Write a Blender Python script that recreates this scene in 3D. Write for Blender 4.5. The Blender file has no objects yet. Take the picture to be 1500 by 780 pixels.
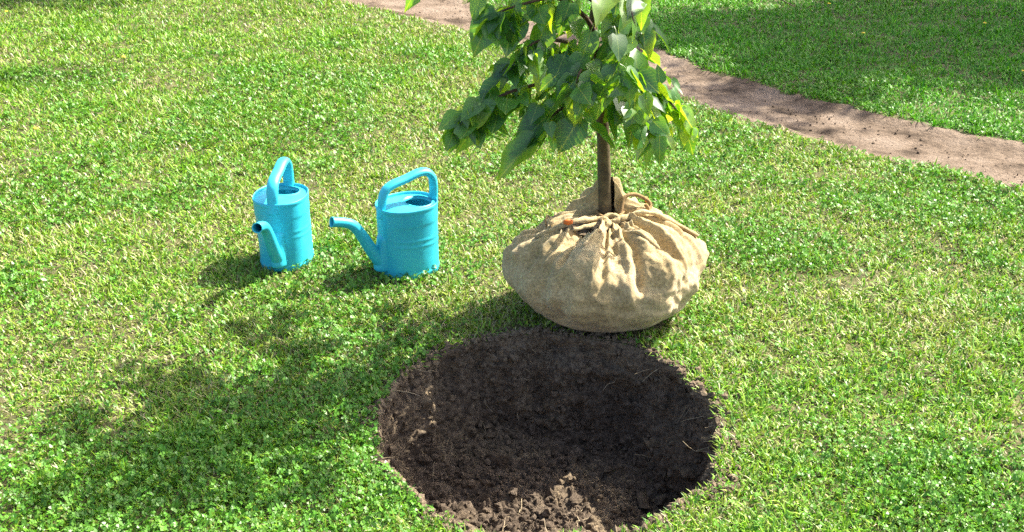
import bpy, math
import numpy as np
from mathutils import Vector, Matrix

R = math.radians
rng = np.random.default_rng(7)
scene = bpy.context.scene
COL = scene.collection

# ------------------------------------------------------------------ camera, sky, sun, exposure
CAM_H, PITCH, FPX = 1.6, R(25.5), 1456.0          # focal length in pixels of a 1500 px wide frame
cam = bpy.data.objects.new('camera', bpy.data.cameras.new('camera'))
COL.objects.link(cam)
cam.location = (0, 0, CAM_H)
cam.rotation_euler = (R(90) - PITCH, 0, 0)
cam.data.sensor_width = 36.0
cam.data.lens = 36.0 * FPX / 1500.0
cam.data.clip_start, cam.data.clip_end = 0.05, 500
scene.camera = cam

SUN_EL = R(48)
SUN_AZ = math.atan2(0.83, 0.56)                   # from +Y towards +X
sun_dir = Vector((math.sin(SUN_AZ) * math.cos(SUN_EL), math.cos(SUN_AZ) * math.cos(SUN_EL), math.sin(SUN_EL)))
world = bpy.data.worlds.new('World')
scene.world = world
world.use_nodes = True
wn = world.node_tree
bg = wn.nodes['Background']
sky = wn.nodes.new('ShaderNodeTexSky')
sky.sky_type = 'NISHITA'
sky.sun_disc = False
sky.sun_elevation, sky.sun_rotation = SUN_EL, SUN_AZ
sky.air_density, sky.dust_density, sky.ozone_density = 0.7, 4.0, 0.3      # hazy summer sky
wn.links.new(sky.outputs[0], bg.inputs[0])
bg.inputs[1].default_value = 0.135
sun = bpy.data.objects.new('sun', bpy.data.lights.new('sun', 'SUN'))
COL.objects.link(sun)
sun.data.energy = 5.0
sun.data.angle = R(0.55)
sun.data.color = (1.0, 0.94, 0.83)
sun.rotation_euler = sun_dir.to_track_quat('Z', 'Y').to_euler()
sun.location = sun_dir * 30
vs = scene.view_settings
vs.view_transform, vs.look, vs.gamma, vs.use_curve_mapping = 'Standard', 'None', 1.0, False
vs.exposure = 1.72
scene.cycles.use_denoising = False
scene.cycles.max_bounces = 8

# ------------------------------------------------------------------ helpers
def ground_px(x, y, z=0.0):
    """point of the photograph (1500 x 780) on the level z"""
    u, v = (x - 750) / FPX, -(y - 390) / FPX
    d = (u, math.cos(PITCH) + v * math.sin(PITCH), -math.sin(PITCH) + v * math.cos(PITCH))
    t = (z - CAM_H) / d[2]
    return np.array([d[0] * t, d[1] * t, z])

def at(x, y, Y):
    """point of the photograph at the distance Y"""
    u, v = (x - 750) / FPX, -(y - 390) / FPX
    d = (u, math.cos(PITCH) + v * math.sin(PITCH), -math.sin(PITCH) + v * math.cos(PITCH))
    t = Y / d[1]
    return np.array([d[0] * t, Y, CAM_H + d[2] * t])

def _hash(ix, iy, iz, seed):
    with np.errstate(over='ignore'):
        h = ix.astype(np.uint32) * np.uint32(374761393) + iy.astype(np.uint32) * np.uint32(668265263) \
            + iz.astype(np.uint32) * np.uint32(2147483647) + np.uint32(seed * 974711 + 17)
        h = (h ^ (h >> np.uint32(13))) * np.uint32(1274126177)
        h = (h ^ (h >> np.uint32(16))) * np.uint32(2246822519)
        h = h ^ (h >> np.uint32(15))
    return h.astype(np.float64) / 2147483647.5 - 1.0

def vnoise(x, y, z=0.0, seed=0):
    x, y, z = np.broadcast_arrays(np.asarray(x, float), np.asarray(y, float), np.asarray(z, float))
    fx, fy, fz = np.floor(x), np.floor(y), np.floor(z)
    tx, ty, tz = x - fx, y - fy, z - fz
    ix, iy, iz = fx.astype(np.int64), fy.astype(np.int64), fz.astype(np.int64)
    tx, ty, tz = (t * t * t * (t * (t * 6 - 15) + 10) for t in (tx, ty, tz))
    out = 0
    for a in (0, 1):
        for b in (0, 1):
            for c in (0, 1):
                w = (tx if a else 1 - tx) * (ty if b else 1 - ty) * (tz if c else 1 - tz)
                out = out + w * _hash(ix + a, iy + b, iz + c, seed)
    return out

def fbm(x, y, z=0.0, seed=0, octaves=4, gain=0.5):
    s, a, f = 0, 1.0, 1.0
    for k in range(octaves):
        s = s + a * vnoise(np.asarray(x) * f, np.asarray(y) * f, np.asarray(z) * f, seed + k * 31)
        a *= gain
        f *= 2.03
    return s

def smooth(a, b, x):
    t = np.clip((np.asarray(x, float) - a) / (b - a), 0, 1)
    return t * t * (3 - 2 * t)

def link(name, me, mat=None, parent=None):
    o = bpy.data.objects.new(name, me)
    COL.objects.link(o)
    if me is not None and mat is not None and len(me.materials) == 0:
        me.materials.append(mat)
    if parent is not None:
        o.parent = parent
    return o

def mesh(name, verts, faces, smooth_shade=True, colors=None):
    """verts (n,3); faces: a list of lists or an (m,k) array (all the same size)"""
    me = bpy.data.meshes.new(name)
    verts = np.asarray(verts, np.float32)
    if isinstance(faces, np.ndarray):
        m, k = faces.shape
        me.vertices.add(len(verts)); me.vertices.foreach_set('co', verts.ravel())
        me.loops.add(m * k); me.loops.foreach_set('vertex_index', faces.astype(np.int32).ravel())
        me.polygons.add(m)
        me.polygons.foreach_set('loop_start', np.arange(0, m * k, k, dtype=np.int32))
        me.polygons.foreach_set('loop_total', np.full(m, k, np.int32))
        me.update(calc_edges=True)
    else:
        me.from_pydata([tuple(v) for v in verts.tolist()], [], [list(map(int, f)) for f in faces])
    me.polygons.foreach_set('use_smooth', np.full(len(me.polygons), smooth_shade, bool))
    if colors is not None:
        at_ = me.attributes.new('tint', 'FLOAT_COLOR', 'POINT')
        c = np.ones((len(verts), 4), np.float32)
        c[:, :3] = colors
        at_.data.foreach_set('color', c.ravel())
    me.update()
    return me

def grid_faces(nu, nv, wrap_u=False, flip=False):
    """faces of a grid stored v-major (index = v*nu + u)"""
    uu = np.arange(nu if wrap_u else nu - 1)
    vv = np.arange(nv - 1)
    U, V = np.meshgrid(uu, vv)
    U2 = (U + 1) % nu
    f = np.stack([V * nu + U, V * nu + U2, (V + 1) * nu + U2, (V + 1) * nu + U], -1).reshape(-1, 4)
    return f[:, ::-1].copy() if flip else f

def tube_arrays(path, radii, sides=10, squash=None, cap=True):
    """tube along a polyline; squash = (across, other) factors"""
    P = np.asarray(path, float)
    n = len(P)
    rad = np.broadcast_to(np.asarray(radii, float), (n,))
    T = np.gradient(P, axis=0)
    T /= np.linalg.norm(T, axis=1)[:, None] + 1e-12
    up = np.array([0, 1.0, 0]) if abs(T[0][1]) < 0.8 else np.array([1.0, 0, 0])
    N = []
    nrm = up - T[0] * np.dot(up, T[0])
    nrm /= np.linalg.norm(nrm)
    for i in range(n):
        nrm = nrm - T[i] * np.dot(nrm, T[i])
        nrm /= np.linalg.norm(nrm)
        N.append(nrm.copy())
    N = np.array(N)
    B = np.cross(T, N)
    a = np.linspace(0, 2 * math.pi, sides, endpoint=False)
    sa, sb = squash or (1, 1)
    V = P[:, None, :] + rad[:, None, None] * (np.cos(a)[None, :, None] * N[:, None, :] * sa + np.sin(a)[None, :, None] * B[:, None, :] * sb)
    V = V.reshape(-1, 3)
    F = grid_faces(sides, n, True).tolist()
    if cap:
        F.append(list(range(sides))[::-1])
        F.append([(n - 1) * sides + k for k in range(sides)])
    return V, F

def smooth_path(pts, n=24):
    """Catmull-Rom through the points"""
    P = np.asarray(pts, float)
    P = np.vstack([2 * P[0] - P[1], P, 2 * P[-1] - P[-2]])
    out = []
    segs = len(P) - 3
    per = max(2, n // segs)
    for i in range(segs):
        p0, p1, p2, p3 = P[i:i + 4]
        for t in np.linspace(0, 1, per, endpoint=False):
            out.append(0.5 * ((2 * p1) + (-p0 + p2) * t + (2 * p0 - 5 * p1 + 4 * p2 - p3) * t * t + (-p0 + 3 * p1 - 3 * p2 + p3) * t ** 3))
    out.append(P[-2])
    return np.array(out)

def merge(parts):
    V, F, k = [], [], 0
    for v, f in parts:
        V.append(np.asarray(v, float))
        F += [[i + k for i in q] for q in f]
        k += len(v)
    return np.vstack(V), F

def tag(o, label=None, cat=None, group=None, kind=None):
    for k, v in (('label', label), ('category', cat), ('group', group), ('kind', kind)):
        if v:
            o[k] = v
    return o

def empty(name, loc=(0, 0, 0), rz=0.0):
    o = bpy.data.objects.new(name, None)
    COL.objects.link(o)
    o.empty_display_size = 0.1
    o.location = loc
    o.rotation_euler = (0, 0, rz)
    return o

# ------------------------------------------------------------------ materials
def material(name):
    m = bpy.data.materials.new(name)
    m.use_nodes = True
    nt = m.node_tree
    return m, nt, nt.nodes, nt.links, nt.nodes['Principled BSDF']

def ramp(nodes, stops):
    r = nodes.new('ShaderNodeValToRGB')
    e = r.color_ramp.elements
    while len(e) < len(stops):
        e.new(0.5)
    for el, (p, c) in zip(e, stops):
        el.position = p
        el.color = (*c, 1)
    return r

def noise_tex(nodes, links, scale, detail=5, rough=0.6, coord='Object', dist=0.0):
    tc = nodes.new('ShaderNodeTexCoord')
    n = nodes.new('ShaderNodeTexNoise')
    n.inputs['Scale'].default_value = scale
    n.inputs['Detail'].default_value = detail
    n.inputs['Roughness'].default_value = rough
    n.inputs['Distortion'].default_value = dist
    links.new(tc.outputs[coord], n.inputs['Vector'])
    return n

def bump(nodes, links, src, strength, dist, bsdf):
    b = nodes.new('ShaderNodeBump')
    b.inputs['Strength'].default_value = strength
    b.inputs['Distance'].default_value = dist
    links.new(src, b.inputs['Height'])
    links.new(b.outputs[0], bsdf.inputs['Normal'])
    return b

def noise_material(name, stops, scale, rough, bump_scale=None, bump_strength=0.5, bump_dist=0.01, spec=0.3, detail=6):
    m, nt, N, L, P = material(name)
    n = noise_tex(N, L, scale, detail)
    r = ramp(N, stops)
    L.new(n.outputs['Fac'], r.inputs[0])
    L.new(r.outputs[0], P.inputs['Base Color'])
    P.inputs['Roughness'].default_value = rough
    P.inputs['Specular IOR Level'].default_value = spec
    if bump_scale:
        b = noise_tex(N, L, bump_scale, 6, 0.65)
        bump(N, L, b.outputs['Fac'], bump_strength, bump_dist, P)
    return m

def leafy_material(name, color_socket_builder, rough=0.4, gloss=0.08, trans=0.4, trans_tint=(1.3, 1.25, 0.45)):
    """thin plant matter: diffuse front, light shining through, a waxy sheen"""
    m = bpy.data.materials.new(name)
    m.use_nodes = True
    nt = m.node_tree
    N, L = nt.nodes, nt.links
    N.remove(N['Principled BSDF'])
    out = N['Material Output']
    col = color_socket_builder(N, L)
    d = N.new('ShaderNodeBsdfDiffuse')
    t = N.new('ShaderNodeBsdfTranslucent')
    g = N.new('ShaderNodeBsdfGlossy')
    g.inputs['Roughness'].default_value = rough
    tint = N.new('ShaderNodeMix')
    tint.data_type = 'RGBA'
    tint.blend_type = 'MULTIPLY'
    tint.inputs[0].default_value = 1.0
    tint.inputs[7].default_value = (*trans_tint, 1)
    tint.clamp_result = True
    L.new(col, tint.inputs[6])
    L.new(col, d.inputs[0])
    L.new(tint.outputs[2], t.inputs[0])
    m1, m2 = N.new('ShaderNodeMixShader'), N.new('ShaderNodeMixShader')
    m1.inputs[0].default_value = trans
    L.new(d.outputs[0], m1.inputs[1]); L.new(t.outputs[0], m1.inputs[2])
    m2.inputs[0].default_value = gloss
    L.new(m1.outputs[0], m2.inputs[1]); L.new(g.outputs[0], m2.inputs[2])
    L.new(m2.outputs[0], out.inputs[0])
    return m

def attr_color(N, L):
    a = N.new('ShaderNodeAttribute')
    a.attribute_name = 'tint'
    return a.outputs['Color']

def leaf_color(stops):
    def build(N, L):
        oi = N.new('ShaderNodeObjectInfo')
        r = ramp(N, stops)
        ge = N.new('ShaderNodeNewGeometry')
        fr = N.new('ShaderNodeMath'); fr.operation = 'ADD'
        L.new(oi.outputs['Random'], fr.inputs[0]); L.new(ge.outputs['Random Per Island'], fr.inputs[1])
        f2 = N.new('ShaderNodeMath'); f2.operation = 'FRACT'
        L.new(fr.outputs[0], f2.inputs[0])
        L.new(f2.outputs[0], r.inputs[0])
        n = noise_tex(N, L, 2.6, 4, 0.6)
        # midrib and side veins, a little paler than the blade
        tc = N.new('ShaderNodeAttribute')
        tc.attribute_name = 'leaf_co'
        sp = N.new('ShaderNodeSeparateXYZ')
        L.new(tc.outputs['Vector'], sp.inputs[0])
        def mth(op, a, b=None):
            q = N.new('ShaderNodeMath'); q.operation = op
            for i_, v_ in enumerate((a, b)):
                if v_ is None: continue
                if isinstance(v_, (int, float)): q.inputs[i_].default_value = v_
                else: L.new(v_, q.inputs[i_])
            return q.outputs[0]
        ay = mth('ABSOLUTE', sp.outputs['Y'])
        ph = mth('MULTIPLY', mth('SUBTRACT', sp.outputs['X'], mth('MULTIPLY', ay, 0.8)), 44.0)
        side = mth('POWER', mth('MAXIMUM', mth('SINE', ph), 0.0), 9.0)
        mid = mth('LESS_THAN', ay, 0.018)
        vein = mth('MINIMUM', mth('ADD', mth('MULTIPLY', side, 0.55), mid), 1.0)
        vm = N.new('ShaderNodeMix'); vm.data_type = 'RGBA'
        vm.inputs[7].default_value = (0.16, 0.26, 0.07, 1)
        L.new(mth('MULTIPLY', vein, 0.6), vm.inputs[0])
        L.new(r.outputs[0], vm.inputs[6])
        r = vm
        mx = N.new('ShaderNodeMix')
        mx.data_type = 'RGBA'
        mx.blend_type = 'OVERLAY'
        mx.inputs[0].default_value = 0.35
        L.new(r.outputs[2], mx.inputs[6])
        L.new(n.outputs['Fac'], mx.inputs[7])
        return mx.outputs[2]
    return build

M_GRASS = leafy_material('grass_blades', attr_color, rough=0.44, gloss=0.035, trans=0.24, trans_tint=(1.15, 1.2, 0.55))
M_LEAF = leafy_material('sapling_leaf', leaf_color([(0.0, (0.022, 0.095, 0.020)), (0.5, (0.040, 0.145, 0.024)), (0.8, (0.075, 0.20, 0.026)), (1.0, (0.15, 0.28, 0.04))]),
                        rough=0.40, gloss=0.06, trans=0.52, trans_tint=(5.0, 3.2, 0.5))
M_TREELEAF = leafy_material('park_tree_leaf', leaf_color([(0, (0.04, 0.10, 0.02)), (1, (0.06, 0.13, 0.03))]), trans=0.25)
M_GROUND = noise_material('turf_soil', [(0.3, (0.045, 0.042, 0.018)), (0.5, (0.085, 0.085, 0.03)), (0.72, (0.15, 0.13, 0.06))], 14, 0.95, 60, 0.8, 0.02)
M_BARK = noise_material('sapling_bark', [(0.3, (0.055, 0.040, 0.022)), (0.6, (0.12, 0.09, 0.045)), (0.8, (0.19, 0.155, 0.085))], 30, 0.8, 90, 0.5, 0.004)
M_TWIG = noise_material('twig_bark', [(0.3, (0.05, 0.028, 0.02)), (0.7, (0.10, 0.06, 0.04))], 40, 0.7)
M_OLDBARK = noise_material('park_tree_bark', [(0.3, (0.05, 0.04, 0.03)), (0.7, (0.16, 0.13, 0.10))], 9, 0.9, 14, 1.0, 0.05)
M_TWINE = noise_material('twine', [(0.3, (0.16, 0.10, 0.04)), (0.7, (0.34, 0.22, 0.10))], 120, 0.9, 300, 0.8, 0.003)
M_ORANGE = noise_material('orange_tag', [(0.3, (0.62, 0.13, 0.02)), (0.7, (0.75, 0.2, 0.04))], 60, 0.6)
M_STRAW = noise_material('dry_root', [(0.3, (0.25, 0.19, 0.11)), (0.7, (0.48, 0.40, 0.26))], 40, 0.8)
M_STONE = noise_material('pale_stone', [(0.3, (0.30, 0.22, 0.18)), (0.7, (0.50, 0.40, 0.34))], 25, 0.8, 80, 0.4, 0.004)
M_DANDELION = noise_material('dandelion_petals', [(0.3, (0.80, 0.50, 0.02)), (0.7, (0.85, 0.62, 0.04))], 300, 0.6)

def soil_material():
    m, nt, N, L, P = material('dug_soil')
    n1 = noise_tex(N, L, 42, 8, 0.7)
    r1 = ramp(N, [(0.30, (0.052, 0.039, 0.027)), (0.52, (0.155, 0.118, 0.085)), (0.75, (0.33, 0.26, 0.19))])
    L.new(n1.outputs['Fac'], r1.inputs[0])
    n2 = noise_tex(N, L, 5.0, 5, 0.65, dist=0.8)                       # paler dry subsoil showing in patches
    r2 = ramp(N, [(0.50, (0, 0, 0)), (0.62, (1, 1, 1))])
    L.new(n2.outputs['Fac'], r2.inputs[0])
    n3 = noise_tex(N, L, 60, 5, 0.7)
    r3 = ramp(N, [(0.42, (0, 0, 0)), (0.58, (1, 1, 1))])
    L.new(n3.outputs['Fac'], r3.inputs[0])
    mu = N.new('ShaderNodeMath'); mu.operation = 'MULTIPLY'
    L.new(r2.outputs[0], mu.inputs[0]); L.new(r3.outputs[0], mu.inputs[1])
    # pale dry patches high on the wall, with light caught there painted in
    tc = N.new('ShaderNodeTexCoord'); sz = N.new('ShaderNodeSeparateXYZ')
    L.new(tc.outputs['Object'], sz.inputs[0])
    nz = N.new('ShaderNodeMath'); nz.operation = 'MULTIPLY_ADD'; nz.inputs[1].default_value = 0.35
    L.new(n2.outputs['Fac'], nz.inputs[0]); L.new(sz.outputs['Z'], nz.inputs[2])
    mr = N.new('ShaderNodeMapRange')
    mr.inputs['From Min'].default_value, mr.inputs['From Max'].default_value = -0.14, 0.08
    mr.inputs['To Max'].default_value = 0.75
    L.new(nz.outputs[0], mr.inputs['Value'])
    m3 = N.new('ShaderNodeMath'); m3.operation = 'MULTIPLY'
    L.new(mr.outputs[0], m3.inputs[0]); L.new(r3.outputs[0], m3.inputs[1])
    mm = N.new('ShaderNodeMath'); mm.operation = 'MAXIMUM'
    L.new(mu.outputs[0], mm.inputs[0]); L.new(m3.outputs[0], mm.inputs[1])
    mu = mm
    mx = N.new('ShaderNodeMix'); mx.data_type = 'RGBA'
    mx.inputs[7].default_value = (0.34, 0.26, 0.165, 1)
    L.new(mu.outputs[0], mx.inputs[0]); L.new(r1.outputs[0], mx.inputs[6])
    L.new(mx.outputs[2], P.inputs['Base Color'])
    P.inputs['Roughness'].default_value = 0.95
    P.inputs['Specular IOR Level'].default_value = 0.15
    b = noise_tex(N, L, 110, 8, 0.75)
    bump(N, L, b.outputs['Fac'], 1.0, 0.02, P)
    return m
M_SOIL = soil_material()

def path_material():
    m, nt, N, L, P = material('trodden_earth')
    n1 = noise_tex(N, L, 3.2, 6, 0.65)
    r1 = ramp(N, [(0.36, (0.060, 0.042, 0.027)), (0.46, (0.150, 0.110, 0.076)), (0.62, (0.215, 0.165, 0.122))])
    L.new(n1.outputs['Fac'], r1.inputs[0])
    n2 = noise_tex(N, L, 55, 6, 0.7)
    mx = N.new('ShaderNodeMix'); mx.data_type = 'RGBA'; mx.blend_type = 'OVERLAY'
    mx.inputs[0].default_value = 0.75
    L.new(r1.outputs[0], mx.inputs[6]); L.new(n2.outputs['Fac'], mx.inputs[7])
    L.new(mx.outputs[2], P.inputs['Base Color'])
    P.inputs['Roughness'].default_value = 0.95
    P.inputs['Specular IOR Level'].default_value = 0.15
    b = noise_tex(N, L, 30, 8, 0.7)
    bump(N, L, b.outputs['Fac'], 0.9, 0.03, P)
    return m
M_PATH = path_material()

def burlap_material():
    m, nt, N, L, P = material('burlap')
    n1 = noise_tex(N, L, 5.5, 5, 0.6)
    r1 = ramp(N, [(0.34, (0.33, 0.24, 0.115)), (0.5, (0.45, 0.345, 0.175)), (0.66, (0.56, 0.45, 0.26))])
    L.new(n1.outputs['Fac'], r1.inputs[0])
    tc = N.new('ShaderNodeTexCoord')
    ws = []
    for rot in ((0, 0, R(20)), (0, R(90), R(20))):
        mp = N.new('ShaderNodeMapping')
        mp.inputs['Rotation'].default_value = rot
        L.new(tc.outputs['Object'], mp.inputs['Vector'])
        w = N.new('ShaderNodeTexWave')
        w.inputs['Scale'].default_value = 210
        w.inputs['Distortion'].default_value = 3.0
        w.inputs['Detail'].default_value = 2
        w.inputs['Detail Scale'].default_value = 1.5
        L.new(mp.outputs[0], w.inputs['Vector'])
        ws.append(w)
    av = N.new('ShaderNodeMath'); av.operation = 'ADD'
    L.new(ws[0].outputs['Fac'], av.inputs[0]); L.new(ws[1].outputs['Fac'], av.inputs[1])
    n3 = noise_tex(N, L, 105, 3, 0.8)
    ad = N.new('ShaderNodeMath'); ad.operation = 'MULTIPLY_ADD'
    ad.inputs[1].default_value = 4.0
    L.new(n3.outputs['Fac'], ad.inputs[0]); L.new(av.outputs[0], ad.inputs[2])
    r3 = ramp(N, [(0.40, (0.20, 0.20, 0.20)), (0.68, (0.72, 0.72, 0.72))])
    sc = N.new('ShaderNodeMath'); sc.operation = 'MULTIPLY'; sc.inputs[1].default_value = 0.18
    L.new(ad.outputs[0], sc.inputs[0]); L.new(sc.outputs[0], r3.inputs[0])
    mx = N.new('ShaderNodeMix'); mx.data_type = 'RGBA'; mx.blend_type = 'OVERLAY'
    mx.inputs[0].default_value = 0.9
    L.new(r1.outputs[0], mx.inputs[6]); L.new(r3.outputs[0], mx.inputs[7])
    n4 = noise_tex(N, L, 11, 8, 0.75)                                   # earth stains soaked through the cloth
    r4 = ramp(N, [(0.46, (0, 0, 0)), (0.66, (1, 1, 1))])
    L.new(n4.outputs['Fac'], r4.inputs[0])
    mk = N.new('ShaderNodeMath'); mk.operation = 'MULTIPLY'; mk.inputs[1].default_value = 0.55
    L.new(r4.outputs[0], mk.inputs[0])
    m2 = N.new('ShaderNodeMix'); m2.data_type = 'RGBA'
    m2.inputs[7].default_value = (0.24, 0.155, 0.06, 1)
    L.new(mk.outputs[0], m2.inputs[0]); L.new(mx.outputs[2], m2.inputs[6])
    L.new(m2.outputs[2], P.inputs['Base Color'])
    P.inputs['Roughness'].default_value = 0.9
    P.inputs['Specular IOR Level'].default_value = 0.15
    P.inputs['Sheen Weight'].default_value = 0.15
    bump(N, L, ad.outputs[0], 0.35, 0.002, P)
    return m
M_BURLAP = burlap_material()

def plastic_material():
    m, nt, N, L, P = material('turquoise_plastic')
    n = noise_tex(N, L, 7, 6, 0.65)
    r = ramp(N, [(0.3, (0.022, 0.40, 0.53)), (0.6, (0.032, 0.48, 0.61)), (0.85, (0.06, 0.52, 0.64))])
    L.new(n.outputs['Fac'], r.inputs[0])
    n2 = noise_tex(N, L, 12, 6, 0.7)                                   # scuffs and dust
    r2 = ramp(N, [(0.58, (0, 0, 0)), (0.8, (1, 1, 1))])
    L.new(n2.outputs['Fac'], r2.inputs[0])
    k = N.new('ShaderNodeMath'); k.operation = 'MULTIPLY'; k.inputs[1].default_value = 0.12
    L.new(r2.outputs[0], k.inputs[0])
    mx = N.new('ShaderNodeMix'); mx.data_type = 'RGBA'
    mx.inputs[7].default_value = (0.22, 0.42, 0.45, 1)
    L.new(k.outputs[0], mx.inputs[0]); L.new(r.outputs[0], mx.inputs[6])
    L.new(mx.outputs[2], P.inputs['Base Color'])
    P.inputs['Roughness'].default_value = 0.42
    P.inputs['Specular IOR Level'].default_value = 0.5
    b = noise_tex(N, L, 9, 3, 0.5)
    bump(N, L, b.outputs['Fac'], 0.25, 0.01, P)
    return m
M_PLASTIC = plastic_material()

# ------------------------------------------------------------------ lie of the land
HOLE = (0.095, 2.335)
HA, HB, HDEPTH = 0.465, 0.49, 0.36
BALL = (0.318, 3.005)
CANS = ((-0.850, 3.41), (-0.380, 3.33))

def rim_factor(th):
    c, s = np.cos(th), np.sin(th)
    return 1 + 0.045 * fbm(c * 1.7 + 5, s * 1.7, 0, 3, 2) + 0.030 * fbm(c * 6, s * 6, 2, 9, 4, 0.62)

near_edge = np.array([(-13, 20.5), (-4.5, 11.6), (-1.57, 8.63), (-.37, 7.45), (.45, 6.4), (1.08, 5.46), (1.57, 4.87), (2.31, 4.2), (3.6, 3.3), (7, 1.2), (18, -5.0)])
path_w = np.array([.95, .9, .8, .62, .56, .56, .58, .60, .61, .65, .75])
tang = np.gradient(near_edge, axis=0)
tang /= np.linalg.norm(tang, axis=1)[:, None]
pnorm = np.stack([-tang[:, 1], tang[:, 0]], 1)
path_mid = smooth_path(np.column_stack([near_edge + pnorm * path_w[:, None] / 2, path_w]), 400)   # x, y, width

def path_dist(x, y):
    """distance outside the edge of the path (negative on the path)"""
    x = np.asarray(x, float); y = np.asarray(y, float)
    shp = x.shape
    x, y = x.ravel(), y.ravel()
    out = np.full(len(x), 9.0)
    for a in range(0, len(x), 40000):
        X, Y = x[a:a + 40000], y[a:a + 40000]
        d2 = (X[:, None] - path_mid[None, :, 0]) ** 2 + (Y[:, None] - path_mid[None, :, 1]) ** 2
        k = d2.argmin(1)
        out[a:a + 40000] = np.sqrt(d2[np.arange(len(k)), k]) - path_mid[k, 2] / 2
    out += 0.05 * fbm(x * 2.2, y * 2.2, 0, 51, 3) + 0.026 * fbm(x * 11, y * 11, 0, 57, 2)
    return out.reshape(shp)

def lie(x, y):
    """gentle undulation of the lawn, level under the ball and the cans"""
    h = 0.016 * fbm(np.asarray(x) * 0.9, np.asarray(y) * 0.9, 0, 21, 2) + 0.006 * vnoise(np.asarray(x) * 5, np.asarray(y) * 5, 0, 25)
    for (cx, cy), r in ((BALL, .3), (CANS[0], .12), (CANS[1], .12)):
        d = np.hypot(x - cx, y - cy)
        h = h * smooth(r, r + .45, d)
    return h

def land(x, y):
    return lie(x, y) - 0.035 * (1 - smooth(-0.10, 0.02, path_dist(x, y)))

# ------------------------------------------------------------------ ground sheet (its opening is the planting hole)
def build_ground():
    nu = 420
    th = np.linspace(0, 2 * math.pi, nu, endpoint=False)
    scale = np.concatenate([np.linspace(1.0, 1.5, 14), 1.5 * np.geomspace(1.03, 20, 190)[0:], np.array([45, 90, 180, 320])])
    TH, S = np.meshgrid(th, scale)
    rf = 1 + (rim_factor(TH) - 1) * np.exp(-(S - 1) * 4)
    x = HOLE[0] + HA * S * rf * np.cos(TH)
    y = HOLE[1] + HB * S * rf * np.sin(TH)
    z = land(x, y)
    V = np.stack([x, y, z], -1).reshape(-1, 3)
    o = link('lawn_ground', mesh('lawn_ground', V, grid_faces(nu, len(scale), True)), M_GROUND)
    tag(o, 'flat garden lawn soil under the grass', 'ground', kind='structure')
build_ground()

def build_hole():
    nu, th = 420, np.linspace(0, 2 * math.pi, 420, endpoint=False)
    # (share of the rim radius, depth)
    prof = smooth_path([(1.012, 0.004), (0.990, -0.02), (0.968, -0.09), (0.945, -0.20), (0.905, -0.31), (0.83, -0.378), (0.72, -0.396), (0.45, -0.405), (0.2, -0.40), (0.004, -0.40)], 130)
    TH, K = np.meshgrid(th, np.arange(len(prof)))
    S, D = prof[K, 0], prof[K, 1] * (HDEPTH / 0.40)
    inn = smooth(0.0, 0.06, -D)
    rf = rim_factor(TH)
    c, s = np.cos(TH), np.sin(TH)
    x = HOLE[0] + HA * S * rf * c
    y = HOLE[1] + HB * S * rf * s
    # spade facets on the wall, clods on the floor
    facet = np.abs(((TH * 9 / (2 * math.pi) + 0.3 * vnoise(TH * 2, D * 4, 0, 71)) % 1) - 0.5) * 2
    wall = smooth(0.66, 0.85, S)
    rough = 0.024 * fbm(x * 7, y * 7, D * 7, 61, 4, 0.55) + 0.016 * np.abs(fbm(x * 26, y * 34, D * 30, 65, 3, 0.6)) \
        + 0.006 * vnoise(x * 90, y * 90, D * 90, 69)
    push = (rough - 0.036 * facet * wall - 0.030 * np.maximum(vnoise(TH * 3.1, D * 11, 0, 73), 0) * wall) * inn
    x -= c * push * (0.25 + 0.75 * wall)
    y -= s * push * (0.25 + 0.75 * wall)
    # a bank of loose earth slid down the wall towards the camera
    bank = 0.13 * np.exp(-((x - 0.16) / 0.24) ** 2) * smooth(2.20, 1.93, y) * inn
    z = lie(x, y) * (1 - inn) + D + (rough * 1.15 * (1 - wall * 0.6)) * inn + bank * smooth(0.995, 0.9, S)
    z = np.minimum(z, lie(x, y) + 0.004)
    V = np.stack([x, y, z], -1).reshape(-1, 3)
    o = link('planting_hole', mesh('planting_hole', V, grid_faces(nu, len(prof), True, True)), M_SOIL)
    tag(o, 'round planting hole of dark crumbly earth dug in the lawn', 'hole', kind='structure')
    return x, y, z
HX, HY, HZ = build_hole()

def build_path():
    n, k = len(path_mid), 17
    dense = smooth_path(path_mid[::2], 1400)
    t = np.gradient(dense[:, :2], axis=0)
    t /= np.linalg.norm(t, axis=1)[:, None]
    nn = np.stack([-t[:, 1], t[:, 0]], 1)
    s = np.linspace(-0.62, 0.62, k)
    x = dense[:, None, 0] + nn[:, None, 0] * s[None, :] * dense[:, None, 2]
    y = dense[:, None, 1] + nn[:, None, 1] * s[None, :] * dense[:, None, 2]
    pd = path_dist(x, y)
    z = land(x, y) + 0.010 + 0.0035 * fbm(x * 7, y * 7, 0, 81, 3) * smooth(0, -0.1, pd) - 0.03 * smooth(0.0, 0.07, pd)
    V = np.stack([x, y, z], -1).reshape(-1, 3)
    o = link('dirt_path', mesh('dirt_path', V, grid_faces(k, len(dense))), M_PATH)
    tag(o, 'trodden pale brown dirt path crossing the lawn', 'path', kind='structure')
build_path()

# ------------------------------------------------------------------ grass
def in_hole(x, y, grow=0.0):
    th = np.arctan2((y - HOLE[1]) / HB, (x - HOLE[0]) / HA)
    return np.hypot((x - HOLE[0]) / HA, (y - HOLE[1]) / HB) / rim_factor(th) - 1 < grow

def spread(n0, d0, d1, half):
    """points on the lawn in front of the camera, thinning with distance"""
    q = rng.random(n0)
    d = (np.sqrt(d0) + q * (np.sqrt(d1) - np.sqrt(d0))) ** 2        # density ~ d^-1.5
    a = (rng.random(n0) * 2 - 1) * half
    x, y = d * np.sin(a), d * np.cos(a)
    return x, y, d

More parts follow.
